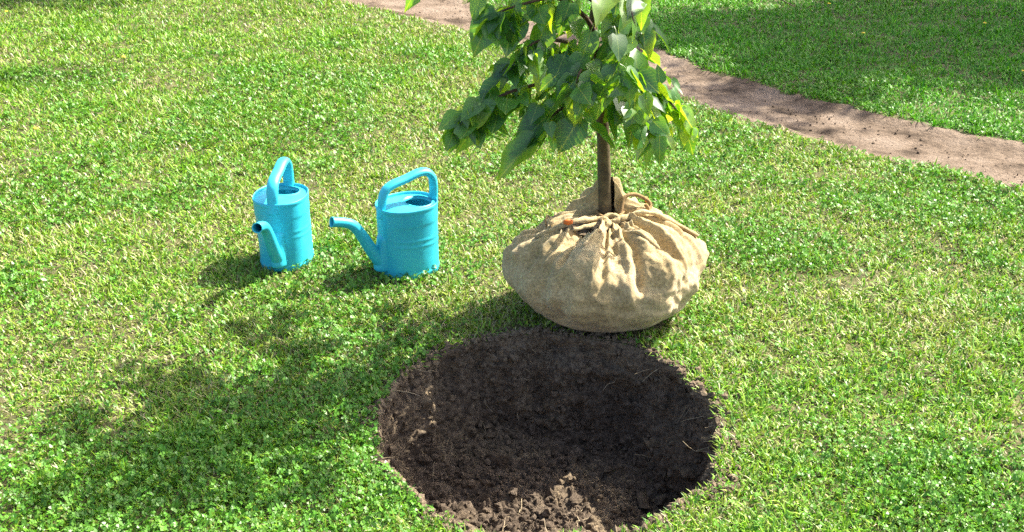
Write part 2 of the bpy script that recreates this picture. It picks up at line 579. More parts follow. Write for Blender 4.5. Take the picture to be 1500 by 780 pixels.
def blocked(x, y):
    b = in_hole(x, y, 0.012) | (np.hypot((x - BALL[0]) / .22, (y - BALL[1]) / .20) < 1)
    for c in CANS:
        b |= np.hypot(x - c[0], y - c[1]) < 0.097
    return b

def dryness(x, y):
    d = 0.52 + 0.30 * fbm(x * 0.75, y * 0.75, 0, 101, 3) + 0.22 * fbm(x * 4.5, y * 4.5, 0, 107, 3)
    d += 0.30 * np.exp(-(((x + 1.1) / 1.2) ** 2 + ((y - 3.9) / 1.0) ** 2))
    d += 0.22 * np.exp(-(((x - 0.75) / 0.5) ** 2 + ((y - 3.6) / 0.5) ** 2))
    d -= 0.25 * smooth(5.2, 7.5, y)
    d -= 0.40 * smooth(0.0, 0.5, (x - 1.1) * 0.8 + (y - 5.9) * 0.6)      # lush beyond the path
    d -= 0.34 * np.exp(-(((x - 1.1) / 0.7) ** 2 + ((y - 1.9) / 0.5) ** 2))
    d -= 0.25 * np.exp(-(((x + 0.9) / 0.7) ** 2 + ((y - 1.9) / 0.5) ** 2))
    lx, ly, _ = ground_px(55, 112)
    d -= 0.9 * np.exp(-(((x - lx) / .45) ** 2 + ((y - ly) / .22) ** 2))    # a lush dark tuft
    # wilting along the cut rim of the hole
    e = np.hypot((x - HOLE[0]) / HA, (y - HOLE[1]) / HB)
    d -= 0.15 * np.exp(-((e - 1.05) / 0.06) ** 2)
    return d

def thin_spot(x, y):
    """worn places where less grass stands"""
    t = np.zeros_like(x)
    for q in ((1258, 415, .24, .10), (985, 262, .16, .09)):
        (cx, cy, _), (rx, ry) = ground_px(*q[:2]), q[2:]
        t = np.maximum(t, np.exp(-(((x - cx) / rx) ** 2 + ((y - cy) / ry) ** 2)))
    return t

def build_grass():
    x, y, d = spread(1060000, 1.35, 12, R(41))
    pd = path_dist(x, y)
    keep = ~blocked(x, y) & (pd > rng.random(len(x)) * 0.05)
    keep &= rng.random(len(x)) > 0.85 * thin_spot(x, y)
    clump = vnoise(x * 16, y * 16, 0, 131)
    keep &= rng.random(len(x)) < 0.72 + 0.35 * clump
    x, y, d, clump = x[keep], y[keep], d[keep], clump[keep]
    n = len(x)
    z = land(x, y) - 0.003
    k = (np.maximum(d, 2.0) / 2.4) ** 0.55
    tall = 1 + 0.28 * fbm(x * 2.2, y * 2.2, 0, 141, 2) + 0.2 * clump
    L = (0.017 + 0.025 * rng.random(n) ** 1.4) * tall * k ** 0.5
    e = np.hypot((x - HOLE[0]) / HA, (y - HOLE[1]) / HB)
    L *= 1 - 0.35 * np.exp(-((e - 1.0) / 0.07) ** 2)                 # trodden short at the rim
    W = (0.0013 + 0.0013 * rng.random(n)) * k
    yaw = rng.random(n) * 2 * math.pi + 0.0
    lean = np.clip(rng.normal(0.85, 0.38, n), 0.05, 1.5)             # from upright
    bend = rng.random(n) * 0.9
    dx, dy = np.cos(yaw), np.sin(yaw)
    tw = yaw + math.pi / 2 + rng.normal(0, 0.5, n)
    wx, wy = np.cos(tw) * W, np.sin(tw) * W
    b = np.stack([x, y, z], 1)
    side = np.stack([wx, wy, np.zeros(n)], 1)
    dir1 = np.stack([dx * np.sin(lean), dy * np.sin(lean), np.cos(lean)], 1)
    l2 = np.minimum(lean + bend, 1.75)
    dir2 = np.stack([dx * np.sin(l2), dy * np.sin(l2), np.cos(l2)], 1)
    m = b + dir1 * (L * 0.55)[:, None]
    t = m + dir2 * (L * 0.45)[:, None]
    t[:, 2] = np.maximum(t[:, 2], z + 0.004)
    idx = (np.arange(n) * 5)[:, None]
    quads = idx + np.array([[0, 1, 2, 3]])
    tris = idx + np.array([[3, 2, 4]])
    # colours: lush greens, yellow greens, dry straw
    dr = dryness(x, y)
    u = rng.random(n)
    green = np.array([0.045, 0.175, 0.010])
    lime = np.array([0.205, 0.365, 0.022])
    olive = np.array([0.24, 0.28, 0.045])
    straw = np.array([0.40, 0.36, 0.20])
    mixg = rng.random(n)[:, None]
    colr = green * (1 - mixg) + lime * mixg
    ol = (u < dr * 0.75)
    colr[ol] = (colr[ol] + olive * 2) / 3
    st = rng.random(n) < np.clip(dr * 0.52 - 0.05, 0.012, 0.5)
    colr[st] = straw * (0.65 + 0.6 * rng.random(st.sum())[:, None])
    side[st] *= 0.62
    lx, ly, _ = ground_px(55, 112)
    colr *= (1 - .55 * np.exp(-(((x - lx) / .45) ** 2 + ((y - ly) / .2) ** 2)))[:, None]      # a darker kind of grass in that tuft
    colr *= (0.65 + 0.75 * rng.random(n))[:, None]
    far = smooth(0.0, 0.5, (x - 1.1) * 0.8 + (y - 5.9) * 0.6)[:, None]         # lusher beyond the path, the tree shade's deeper green put into the colour
    colr *= 1 - far * np.array([0.38, 0.04, 0.35])
    V = np.stack([b - side * .8, b + side * .8, m + side, m - side, t], 1)          # n,5,3
    sel = (np.abs(np.arctan2(x, y)) < R(31)) | (np.arange(n) % 3 == 0)        # thinner far out to the sides
    V, colr = V[sel], colr[sel]
    n = len(V)
    idx = (np.arange(n) * 5)[:, None]
    quads, tris = idx + np.array([[0, 1, 2, 3]]), idx + np.array([[3, 2, 4]])
    # ----- clover among the blades: three round leaflets on a short stalk
    cx, cy, cd = spread(130000, 1.35, 7, R(42))
    patch = fbm(cx * 2.0, cy * 2.0, 0, 151, 3)
    ck = ~blocked(cx, cy) & (path_dist(cx, cy) > 0.03) & (rng.random(len(cx)) < smooth(-0.35, 0.5, patch) * 0.9 + 0.05)
    cx, cy, cd = cx[ck], cy[ck], cd[ck]
    c = len(cx)
    cz = land(cx, cy) + 0.012 + 0.018 * rng.random(c)
    cr = (0.0042 + 0.0045 * rng.random(c)) * (np.maximum(cd, 2) / 2.4) ** 0.4
    a0 = rng.random(c) * 6.28
    tx, ty = rng.normal(0, 0.5, c), rng.normal(0, 0.5, c)
    lt = rng.normal(0, 0.35, (3, 2, c))
    CV, CQ = [], []
    base = n * 5
    for q in range(3):
        a = a0 + q * 2.094
        for f, w in ((0.05, 0.0), (0.65, 0.62), (1.15, 0.0), (0.65, -0.62)):
            px = cr * (np.cos(a) * f - np.sin(a) * w)
            py = cr * (np.sin(a) * f + np.cos(a) * w)
            pz = px * (tx + lt[q][0]) + py * (ty + lt[q][1]) + (0.45 * cr if w else 0)
            CV.append(np.stack([cx + px, cy + py, cz + pz], 1))
    CV = np.stack(CV, 1)                                            # c,12,3
    cq = (base + np.arange(c) * 12)[:, None, None] + np.arange(12).reshape(1, 3, 4)
    cc = np.array([0.062, 0.19, 0.016]) * (0.7 + 0.8 * rng.random(c))[:, None] + np.array([0.03, 0.03, 0.0]) * rng.random(c)[:, None]
    # ----- assemble
    verts = np.vstack([V.reshape(-1, 3), CV.reshape(-1, 3)]).astype(np.float32)
    cols = np.vstack([np.repeat(colr, 5, 0), np.repeat(cc, 12, 0)]).astype(np.float32)
    Q = np.vstack([quads, cq.reshape(-1, 4)]).astype(np.int32)
    T = tris.astype(np.int32)
    me = bpy.data.meshes.new('lawn_grass')
    me.vertices.add(len(verts)); me.vertices.foreach_set('co', verts.ravel())
    me.loops.add(Q.size + T.size)
    me.loops.foreach_set('vertex_index', np.concatenate([Q.ravel(), T.ravel()]))
    me.polygons.add(len(Q) + len(T))
    me.polygons.foreach_set('loop_start', np.concatenate([np.arange(len(Q)) * 4, Q.size + np.arange(len(T)) * 3]).astype(np.int32))
    me.polygons.foreach_set('loop_total', np.concatenate([np.full(len(Q), 4), np.full(len(T), 3)]).astype(np.int32))
    me.update(calc_edges=True)
    at_ = me.attributes.new('tint', 'FLOAT_COLOR', 'POINT')
    at_.data.foreach_set('color', np.column_stack([cols, np.ones(len(cols), np.float32)]).astype(np.float32).ravel())
    me.polygons.foreach_set('use_smooth', np.ones(len(me.polygons), bool))
    o = link('lawn_grass', me, M_GRASS)
    tag(o, 'short sunlit lawn grass with clover and dry straw blades', 'grass', kind='stuff')
    print('grass tris', len(Q) * 2 + len(T))
build_grass()

# ------------------------------------------------------------------ loose earth, roots and stones of the hole
def ico():
    t = (1 + 5 ** .5) / 2
    v = np.array([(-1, t, 0), (1, t, 0), (-1, -t, 0), (1, -t, 0), (0, -1, t), (0, 1, t), (0, -1, -t), (0, 1, -t), (t, 0, -1), (t, 0, 1), (-t, 0, -1), (-t, 0, 1)], float)
    f = np.array([(0, 11, 5), (0, 5, 1), (0, 1, 7), (0, 7, 10), (0, 10, 11), (1, 5, 9), (5, 11, 4), (11, 10, 2), (10, 7, 6), (7, 1, 8), (3, 9, 4), (3, 4, 2), (3, 2, 6), (3, 6, 8), (3, 8, 9), (4, 9, 5), (2, 4, 11), (6, 2, 10), (8, 6, 7), (9, 8, 1)])
    return v / np.linalg.norm(v[0]), f
ICO_V, ICO_F = ico()

def crumbs(name, P, size, mat, label, cat):
    n = len(P)
    V = ICO_V[None] * (0.6 + 0.8 * rng.random((n, 12, 1))) * (0.6 + 0.8 * rng.random((n, 1, 3))) * size[:, None, None] + P[:, None, :]
    F = (np.arange(n) * 12)[:, None, None] + ICO_F[None]
    o = link(name, mesh(name, V.reshape(-1, 3), F.reshape(-1, 3), False), mat)
    return tag(o, label, cat, kind='stuff')

def build_loose_earth():
    nv, nu = HX.shape
    pts, sz = [], []
    for _ in range(9000):
        v = int((1 - rng.random() ** 1.4) * 0.0 + rng.integers(12, nv))
        if rng.random() > (v / nv) ** 0.2 or (v > nv * 0.8 and rng.random() < 0.55):
            continue
        u = rng.integers(0, nu)
        s = 0.0025 + 0.011 * rng.random() ** 4
        pts.append((HX[v, u], HY[v, u], HZ[v, u] + s * 0.3)); sz.append(s)
    for _ in range(170):                                              # big clods fallen to the foot of the wall
        v = rng.integers(int(nv * .42), int(nv * .75)); u = rng.integers(0, nu)
        s = 0.010 + 0.016 * rng.random() ** 2
        pts.append((HX[v, u], HY[v, u], HZ[v, u] + s * 0.35)); sz.append(s)
    # crumbs strewn over the turf round the rim
    th = rng.random(2200) * 2 * math.pi
    s_ = 1.0 + np.abs(rng.normal(0, 0.055, 2200)) * (1 + .8 * vnoise(np.cos(th) * 4, np.sin(th) * 4, 0, 77))
    rf = rim_factor(th)
    x = HOLE[0] + HA * s_ * rf * np.cos(th); y = HOLE[1] + HB * s_ * rf * np.sin(th)
    r = 0.003 + 0.010 * rng.random(2200) ** 3
    pts += list(zip(x, y, lie(x, y) + 0.004)); sz += list(r)
    crumbs('soil_crumbs', np.array(pts), np.array(sz), M_SOIL, 'loose dark soil crumbs lying in and around the hole', 'soil')
    # path grit
    k = rng.integers(40, 330, 1300)
    t = rng.random(1300) - 0.5
    px = path_mid[k, 0] + rng.normal(0, .1, 1300) + t * path_mid[k, 2] * 0.6
    py = path_mid[k, 1] + rng.normal(0, .1, 1300) + t * path_mid[k, 2] * 0.6
    ok = path_dist(px, py) < -0.01
    px, py = px[ok], py[ok]
    crumbs('path_grit', np.column_stack([px, py, land(px, py) + 0.011]), 0.002 + 0.006 * rng.random(len(px)) ** 4, M_PATH,
           'small clods and grit scattered on the dirt path', 'grit')
build_loose_earth()

def build_roots():
    parts = []
    nv, nu = HX.shape
    for _ in range(190):
        v = rng.integers(6, int(nv * 0.95)); u = rng.integers(0, nu)
        p = np.array([HX[v, u], HY[v, u], HZ[v, u]])
        inward = np.array([HOLE[0] - p[0], HOLE[1] - p[1], 0]); inward /= np.linalg.norm(inward) + 1e-6
        d = inward * 0.4 + np.array([rng.normal(0, .5), rng.normal(0, .5), rng.normal(-0.25, .4)])
        L = 0.03 + 0.07 * rng.random()
        pth = [p - inward * 0.01]
        for s in range(4):
            d = d / np.linalg.norm(d) + rng.normal(0, .35, 3) + np.array([0, 0, -.1])
            pth.append(pth[-1] + d / np.linalg.norm(d) * L / 4 + inward * 0.003)
        parts.append(tube_arrays(pth, np.linspace(0.0012, 0.0005, 5), 4, cap=False))
    V, F = merge(parts)
    tag(link('root_fibres', mesh('root_fibres', V, F), M_STRAW), 'thin torn pale root fibres sticking out of the hole walls', 'roots', kind='stuff')
build_roots()

def stone(loc, size, rz, label):
    v = ICO_V.copy(); f = ICO_F
    # one subdivision for a rounded, uneven pebble
    vs_, faces, mid = [tuple(p) for p in v], [], {}
    def m_(a, b):
        k = (min(a, b), max(a, b))
        if k not in mid:
            p = (np.array(vs_[a]) + np.array(vs_[b])) / 2
            vs_.append(tuple(p / np.linalg.norm(p))); mid[k] = len(vs_) - 1
        return mid[k]
    for a, b, c in f:
        ab, bc, ca = m_(a, b), m_(b, c), m_(c, a)
        faces += [(a, ab, ca), (b, bc, ab), (c, ca, bc), (ab, bc, ca)]
    P = np.array(vs_)
    P = P * (1 + 0.22 * vnoise(P[:, 0] * 1.6 + loc[0] * 9, P[:, 1] * 1.6, P[:, 2] * 1.6, 5))[:, None] * np.array(size)
    o = link('stone', mesh('stone', P, faces), M_STONE)
    o.location = loc
    o.rotation_euler = (0.2, 0.3, rz)
    return tag(o, label, 'stone')
p = ground_px(556, 682)
stone((p[0] + .014, p[1], lie(p[0], p[1]) - 0.004), (0.012, 0.024, 0.012), 0.3, 'pinkish pebble wedged at the grassy rim of the hole')

# ------------------------------------------------------------------ watering cans
def oval(a, b, n=72, p=2.25):
    t = np.linspace(0, 2 * math.pi, n, endpoint=False)
    c, s = np.cos(t), np.sin(t)
    return np.stack([a * np.sign(c) * np.abs(c) ** (2 / p), b * np.sign(s) * np.abs(s) ** (2 / p)], 1)

def watering_can(loc, rz, label):
    root = empty('watering_can', loc, rz)
    A, B, H = 0.113, 0.098, 0.268
    n = 96
    base = oval(A, B, n)
    ang = np.linspace(0, 2 * math.pi, n, endpoint=False)
    # outside, over the rim, down the inside
    prof = [(0.0, 0.006, 0), (0.90, 0.004, 0), (0.955, 0.0, 0), (0.985, 0.006, 0), (0.99, 0.016, 0), (0.985, 0.022, 0), (0.965, 0.026, 0)]
    zs = np.linspace(0.030, 0.250, 67)
    prof += [(0.965 + 0.012 * (z / 0.25), z, 1) for z in zs]
    prof += [(0.985, 0.256, 0), (1.0, 0.260, 0), (1.004, 0.265, 0), (0.998, 0.270, 0), (0.982, 0.2715, 0), (0.966, 0.268, 0), (0.960, 0.258, 0), (0.945, 0.14, 0), (0.93, 0.02, 0), (0.0, 0.016, 0)]
    V = []
    side = np.clip(1 - np.exp(-((np.minimum(ang, 2 * math.pi - ang)) / 0.75) ** 4), 0, 1)   # ribs fade out towards the spout
    for s, z, rib in prof:
        k = np.full(n, s)
        if rib:
            r = 0
            for zc, amp, w in ((0.128, 0.013, 0.005), (0.150, 0.013, 0.005)):
                zc = zc + 0.006 * np.cos(ang)
                r = r + amp * np.exp(-((z - zc) / w) ** 2)
            r = r + 0.016 * (1 / (1 + np.exp(-(z - 0.205) / 0.0022)))           # upper band stands proud
            k = k + r * side - 0.016 * side * 0.3
        V.append(np.column_stack([base * k[:, None], np.full(n, z)]))
    V = np.vstack(V)
    link('body', mesh('can_body', V, grid_faces(n, len(prof), True)), M_PLASTIC, root)
    # deck that half covers the mouth, opening towards the back
    hole = oval(0.048, 0.056, n) + np.array([-0.045, 0])
    inner = base * 0.962
    rows = []
    for t in (0.0, 0.12, 0.4, 0.75, 0.97, 1.0, 1.0):
        xy = inner * (1 - t) + hole * t
        rows.append(np.column_stack([xy, np.full(n, 0.261) + 0.014 * math.sin(min(t, 1) * 1.6) * smooth(-0.05, 0.09, xy[:, 0])]))
    rows[-2][:, 2] += 0.003
    rows[-1][:, 2] -= 0.012
    dk = link('deck', mesh('can_deck', np.vstack(rows), grid_faces(n, len(rows), True)), M_PLASTIC, root)
    # handle: front leg, rising bar, rounded back bend, back leg
    P = smooth_path([(0.100, 0, 0.232), (0.099, 0, 0.262), (0.094, 0, 0.302), (0.082, 0, 0.328), (0.056, 0, 0.345), (0.0, 0, 0.357), (-0.052, 0, 0.370), (-0.086, 0, 0.367), (-0.107, 0, 0.344), (-0.112, 0, 0.312), (-0.111, 0, 0.270), (-0.108, 0, 0.232)], 66)
    rad = np.full(len(P), 0.0178)
    rad[:8] = np.linspace(0.022, 0.0178, 8)
    rad[-8:] = np.linspace(0.0178, 0.019, 8)
    v, f = tube_arrays(P, rad, 18, (1.2, 0.8))
    link('handle', mesh('can_handle', v, f), M_PLASTIC, root)
    # spout: boss on the body, tube with a bend, open tip
    bz = np.linspace(0.020, 0.182, 26)
    a = np.linspace(-1, 1, 17)
    bv = []
    for z in bz:
        env = smooth(0.018, 0.035, z) * (1 - smooth(0.150, 0.184, z))
        depth = (0.010 + 0.024 * (1 - smooth(0.03, 0.18, z))) * env
        bv.append(np.column_stack([np.full(17, 0.106) - 0.012 + 0.010 * env + depth * (1 - np.abs(a) ** 3) + 0.004 * env * (1 - a * a), a * 0.034, np.full(17, z)]))
    link('spout_boss', mesh('can_boss', np.vstack(bv), grid_faces(17, len(bz), False)), M_PLASTIC, root)
    P = smooth_path([(0.098, 0, 0.048), (0.122, 0, 0.072), (0.150, 0, 0.118), (0.178, 0, 0.172), (0.200, 0, 0.210), (0.222, 0, 0.233), (0.252, 0, 0.247), (0.292, 0, 0.258)], 60)
    rad = np.interp(np.linspace(0, 1, len(P)), [0, .1, .5, .8, .96, 1], [0.028, 0.026, 0.0205, 0.0178, 0.0175, 0.0188])
    Pi = P[::-1][:40]
    ri = rad[::-1][:40] - 0.003
    Pa = np.vstack([P, P[-1:] + (P[-1] - P[-2]) * 0.1, Pi])
    ra = np.concatenate([rad, [rad[-1] - 0.0015], ri])
    # outer shell and inner bore share one frame so that the tip is a rounded lip
    v1, f1 = tube_arrays(P, rad, 20, cap=False)
    v2, f2 = tube_arrays(P[-40:], rad[-40:] - 0.003, 20, cap=False)
    F = f1 + [[i + len(v1) for i in q][::-1] for q in f2]
    e1, e2 = len(v1) - 20, len(v1) + len(v2) - 20
    F += [[e1 + i, e1 + (i + 1) % 20, e2 + (i + 1) % 20, e2 + i] for i in range(20)]
    link('spout', mesh('can_spout', np.vstack([v1, v2]), F), M_PLASTIC, root)
    tag(root, label, 'watering can', 'turquoise watering cans on the lawn')
    return root
watering_can((CANS[0][0], CANS[0][1], -0.002), R(266), 'turquoise plastic watering can farther from the burlap ball, spout towards the hole')
watering_can((CANS[1][0], CANS[1][1], -0.002), R(213), 'turquoise plastic watering can nearer the burlap ball, spout towards the other can')

# ------------------------------------------------------------------ sapling with its burlap root ball
TR = np.array([0.325, 3.05])
sap = empty('sapling_tree', (BALL[0], BALL[1], 0))
tag(sap, 'young leafy tree with its root ball wrapped in tied burlap beside the hole', 'tree')
OFF = np.array([BALL[0], BALL[1], 0.0])

def ball_point(th, v):
    """burlap surface: th round the ball (0 = right, 90 = away from the camera), v 0 bottom .. 1 neck"""
    c, s = np.cos(th), np.sin(th)
    front = [(0.0, 0.0), (0.13, 0.002), (0.20, 0.016), (0.258, 0.050), (0.300, 0.100), (0.328, 0.152), (0.332, 0.205), (0.300, 0.258), (0.230, 0.296), (0.140, 0.318), (0.066, 0.326), (0.022, 0.326)]
    back = [(0.0, 0.0), (0.13, 0.002), (0.20, 0.016), (0.258, 0.055), (0.300, 0.110), (0.322, 0.175), (0.285, 0.225), (0.235, 0.268), (0.175, 0.318), (0.112, 0.375), (0.052, 0.435), (0.012, 0.490)]
    F, Bk = smooth_path(front, 110), smooth_path(back, 110)
    tt = np.linspace(0, 1, len(F))
    w = smooth(-0.05, 0.75, s)
    r = np.interp(v, tt, F[:, 0]) * (1 - w) + np.interp(v, tt, Bk[:, 0]) * w
    z = np.interp(v, tt, F[:, 1]) * (1 - w) + np.interp(v, tt, Bk[:, 1]) * w
    # the two corners pulled out sideways
    def dth(a):
        return np.abs((th - a + math.pi) % (2 * math.pi) - math.pi)
    ear_r = np.exp(-(dth(R(8)) / 0.20) ** 2) * np.exp(-((z - 0.205) / 0.055) ** 2)
    ear_l = np.exp(-(dth(R(186)) / 0.24) ** 2) * np.exp(-((z - 0.165) / 0.06) ** 2)
    r = r + 0.036 * ear_r + 0.026 * ear_l
    # pleats running down from the neck
    up = smooth(0.30, 0.97, v)
    pl = 0
    for k, (fq, ph, am) in enumerate(((9, 0.6, 0.42), (14, 2.1, 0.33), (23, 4.0, 0.27), (41, 1.0, 0.16))):
        wob = 0.5 * vnoise(c * 2 + k * 7, s * 2, v * 3, 201 + k)
        q = np.sin(th * fq / 1.0 + ph + wob * 2.2)
        pl = pl + am * (np.abs(q) ** 0.6 * np.sign(q))
    env = up * (1 - 0.95 * smooth(0.9, 1.0, v))
    pleat = 0.016 * pl * env
    # sagging drapes and small wrinkles
    px, py = r * c, r * s
    sag = 0.030 * fbm(px * 6, py * 6, z * 8, 211, 3) + 0.008 * fbm(px * 17 + 3, py * 17, z * 12, 217, 4)
    ridge = -np.abs(fbm(c * 3.2, s * 3.2, z * 3.5 + 3, 223, 2)) * 0.026 * smooth(0.28, 0.5, v)
    body = smooth(0.10, 0.35, v)
    r2 = r + (pleat * 0.6 + (sag + ridge) * body) * np.minimum(1, r / 0.08)
    z2 = z + (pleat * 0.9 + sag * 0.7 + ridge * 0.4) * smooth(0.35, 0.7, v)
    # long crease from the neck to the right corner, one from the left corner
    for a0, a1, dep in ((R(352), R(12), 0.020), (R(195), R(176), 0.014), (R(318), R(322), 0.014), (R(292), R(285), 0.013), (R(258), R(262), 0.018), (R(228), R(236), 0.014)):
        line = a0 + (a1 - a0) * smooth(1.0, 0.5, v)
        wd = 0.045 + 0.05 * smooth(0.6, 1.0, v)
        cr = np.exp(-(dth(line) / wd) ** 2) * smooth(0.46, 0.66, v) * (1 - smooth(0.95, 1, v))
        z2 = z2 - dep * cr
        sh = np.exp(-(dth(line + 1.9 * wd) / (wd * 1.2)) ** 2) * smooth(0.46, 0.66, v) * (1 - smooth(0.95, 1, v))
        z2 = z2 + dep * 0.7 * sh
    # hem of the gathered cloth stands up behind the trunk
    z2 = np.maximum(z2, 0.001)
    return np.stack([r2 * c * 0.94, r2 * s * 0.93, z2], -1)

def build_ball():
    nu, nv = 360, 170
    th = np.linspace(0, 2 * math.pi, nu, endpoint=False)
    v = np.linspace(0.0, 1.0, nv)
    TH, Vv = np.meshgrid(th, v)
    P = ball_point(TH, Vv)
    # centre the neck on the trunk
    sh = smooth(0.6, 1.0, Vv)[..., None] * (np.array([TR[0], TR[1], 0]) - OFF)
    P = P + sh
    wrap = link('burlap_wrap', mesh('burlap_wrap', P.reshape(-1, 3), grid_faces(nu, nv, True)), M_BURLAP, sap)
    wrap['label'] = 'tan burlap cloth gathered round the root ball'
    def surf(deg, v_, lift=0.0):
        q = ball_point(np.array([R(deg)]), np.array([v_]))[0] + smooth(0.6, 1.0, v_) * (np.array([TR[0], TR[1], 0]) - OFF)
        return q + np.array([0, -0.4 * lift, lift])
    # rolled edges of the cloth tied across the neck
    tcx = TR - OFF[:2]
    def roll(name, pts, r0, r1, mat, parent, seed, sides=10):
        P = smooth_path(pts, 36)
        t = np.linspace(0, 1, len(P))
        rad = (r0 + (r1 - r0) * t) * (1 + 0.28 * vnoise(t * 9, seed, 0, seed))
        rad[0] *= 0.5; rad[-1] *= 0.5
        V, F = tube_arrays(P, rad, sides, (1.15, 0.85))
        V = V + 0.25 * r0 * np.stack([vnoise(V[:, 0] * 60, V[:, 1] * 60, V[:, 2] * 60, seed + k) for k in (1, 2, 3)], 1)
        return link(name, mesh(name, V, F), mat, parent)
    k = np.array([tcx[0], tcx[1], 0.0])
    knot = k + np.array([0.0, -0.045, 0.334])
    roll('rolled_hem', [surf(196, .70, .004), surf(206, .82, .012), surf(216, .91, .018), knot + (-.06, -.004, .000), knot + (-.012, -.006, .004)], 0.010, 0.013, M_BURLAP, wrap, 301)
    roll('rolled_hem', [surf(214, .80, .006), surf(228, .88, .014), knot + (-.05, -.018, -.012), knot + (-.004, -.012, .000)], 0.008, 0.011, M_BURLAP, wrap, 311)
    roll('rolled_hem', [knot + (.008, -.004, .004), knot + (.045, .0, .006), surf(352, .86, .018), surf(2, .74, .012), surf(7, .62, .010)], 0.012, 0.009, M_BURLAP, wrap, 321)
    roll('rolled_hem', [knot + (-.004, -.010, -.002), knot + (-.03, -.05, -.018), surf(246, .82, .010), surf(244, .74, .008)], 0.010, 0.006, M_BURLAP, wrap, 331)
    roll('rolled_hem', [knot + (.006, -.012, -.004), knot + (.03, -.055, -.02), surf(300, .80, .008), surf(308, .72, .004)], 0.009, 0.006, M_BURLAP, wrap, 341)
    # knot
    loops = []
    for j in range(3):
        a = np.linspace(0, 2 * math.pi, 22)
        rr = 0.019 - 0.003 * j
        c_ = knot + np.array([0.002 * j, -0.006, 0.004 - 0.006 * j])
        loops.append(tube_arrays(np.stack([c_[0] + rr * np.cos(a) * 1.3, c_[1] + rr * 0.6 * np.sin(a), c_[2] + 0.010 * np.sin(a + j * 1.3)], 1), 0.008, 8))
    V, F = merge(loops)
    V = V + 0.003 * np.stack([vnoise(V[:, 0] * 90, V[:, 1] * 90, V[:, 2] * 90, 350 + q) for q in (1, 2, 3)], 1)
    link('knot', mesh('burlap_knot', V, F), M_BURLAP, wrap)
    # twine round the trunk, its loose loop on the right shoulder
    a = np.linspace(0, 4 * math.pi, 60)
    tw = [tube_arrays(np.stack([k[0] + 0.045 * np.cos(a), k[1] + 0.045 * np.sin(a), 0.342 + 0.010 * np.sin(a * 0.5 + 1)], 1), 0.0045, 6)]
    V, F = merge(tw)
    link('twine', mesh('twine_ring', V, F), M_TWINE, wrap)
    lp = smooth_path([k + (.030, -.030, .340), surf(20, .90, .022), surf(28, .84, .026), surf(26, .78, .022), surf(18, .79, .016), surf(12, .84, .014)], 40)
    V, F = tube_arrays(lp, 0.0065, 7)
    link('twine', mesh('twine_loop', V, F), M_TWINE, wrap)
    # orange tag tied to the left hem
    q = surf(207, .80, .024)
    V = ICO_V * np.array([.016, .008, .010]) * (1 + .2 * rng.random((12, 1))) + q
    link('orange_tag', mesh('orange_tag', V, ICO_F.copy()), M_ORANGE, wrap)
    q = lp[22]
    V = ICO_V * np.array([.007, .006, .010]) + q
    link('orange_tag', mesh('orange_tag_end', V, ICO_F.copy()), M_ORANGE, wrap)
    # dark earth showing through the gap in front of the knot
    n = 24
    rows = []
    for v_ in np.linspace(.80, .93, 9):
        wd = 19 * math.sin(math.pi * (v_ - .78) / .17) + 4
        rows.append([surf(226 + wd * f, v_, .010 + .006 * float(vnoise(f * 5, v_ * 60, 0, 9))) for f in np.linspace(-1, 1, n)])
    rows = [np.array(q) for q in rows]
    link('root_soil', mesh('root_soil', np.vstack(rows), grid_faces(n, len(rows))), M_SOIL, wrap)
build_ball()

# trunk
def px(x, y, Y):
    return at(x, y, Y - 0.09) - OFF
top = 1.92
TP = smooth_path([px(886, 318, 3.15) - np.array([0, 0, .10]), px(886, 300, 3.15), px(884, 220, 3.15), px(881, 150, 3.155), px(876, 80, 3.16), px(870, 20, 3.17), np.array([-.01, .05, 1.35]), np.array([-.02, .06, 1.65]), np.array([-.03, .08, top])], 72)
trad = np.interp(np.linspace(0, 1, len(TP)), [0, .12, .45, .62, 1], [0.027, 0.0225, 0.0185, 0.013, 0.004])
trad = trad * (1 + .06 * vnoise(np.arange(len(TP)) * .5, 0, 0, 401))
V, F = tube_arrays(TP, trad, 16)
link('trunk', mesh('sapling_trunk', V, F), M_BARK, sap)

# leaves: heart-shaped, folded along the midrib, drooping tip, with a stalk
def leaf_mesh(name, width, fold, droop, twist, seed):
    r_ = np.random.default_rng(seed)
    ts = np.array([-0.05, 0.04, 0.14, 0.28, 0.44, 0.60, 0.76, 0.90, 1.0])
    ws = np.array([0.16, 0.36, 0.47, 0.50, 0.46, 0.36, 0.22, 0.09, 0.0]) * width
    V, F = [], []
    for i, (t, w) in enumerate(zip(ts, ws)):
        z0 = -droop * max(t, 0) ** 2
        j = 1 + 0.07 * r_.normal()
        tw = twist * t
        for s in (-1, 0, 1):
            wx = s * w * (j if s > 0 else 2 - j)
            zz = z0 + fold * abs(wx) + 0.02 * r_.normal() * (s != 0)
            V.append((t if s else max(t, 0.03), wx * math.cos(tw), zz + wx * math.sin(tw)))
    for i in range(len(ts) - 1):
        for s in (0, 1):
            a = i * 3 + s
            F.append([a, a + 3, a + 4, a + 1])
    # stalk
    b = len(V)
    V += [(0.03, -.012, 0.0), (0.03, .012, 0.0), (-.16, .011, .04), (-.16, -.011, .04), (-.34, .010, .0), (-.34, -.010, .0)]
    F += [[b, b + 1, b + 2, b + 3], [b + 3, b + 2, b + 4, b + 5]]
    me = mesh(name, np.array(V), F)
    me.attributes.new('leaf_co', 'FLOAT_VECTOR', 'POINT').data.foreach_set('vector', np.array(V, np.float32).ravel())
    me.materials.append(M_LEAF)
    return me
LEAVES = [leaf_mesh('leaf_%d' % k, w, f, d, t, 500 + k) for k, (w, f, d, t) in enumerate(((0.86, .20, .22, .15), (0.78, .30, .35, -.3), (0.92, .14, .12, .0), (0.70, .40, .30, .35), (0.84, .10, .42, .2), (0.66, .55, .25, -.15), (0.74, -.25, .55, .5), (0.95, .25, -.18, -.4)))]

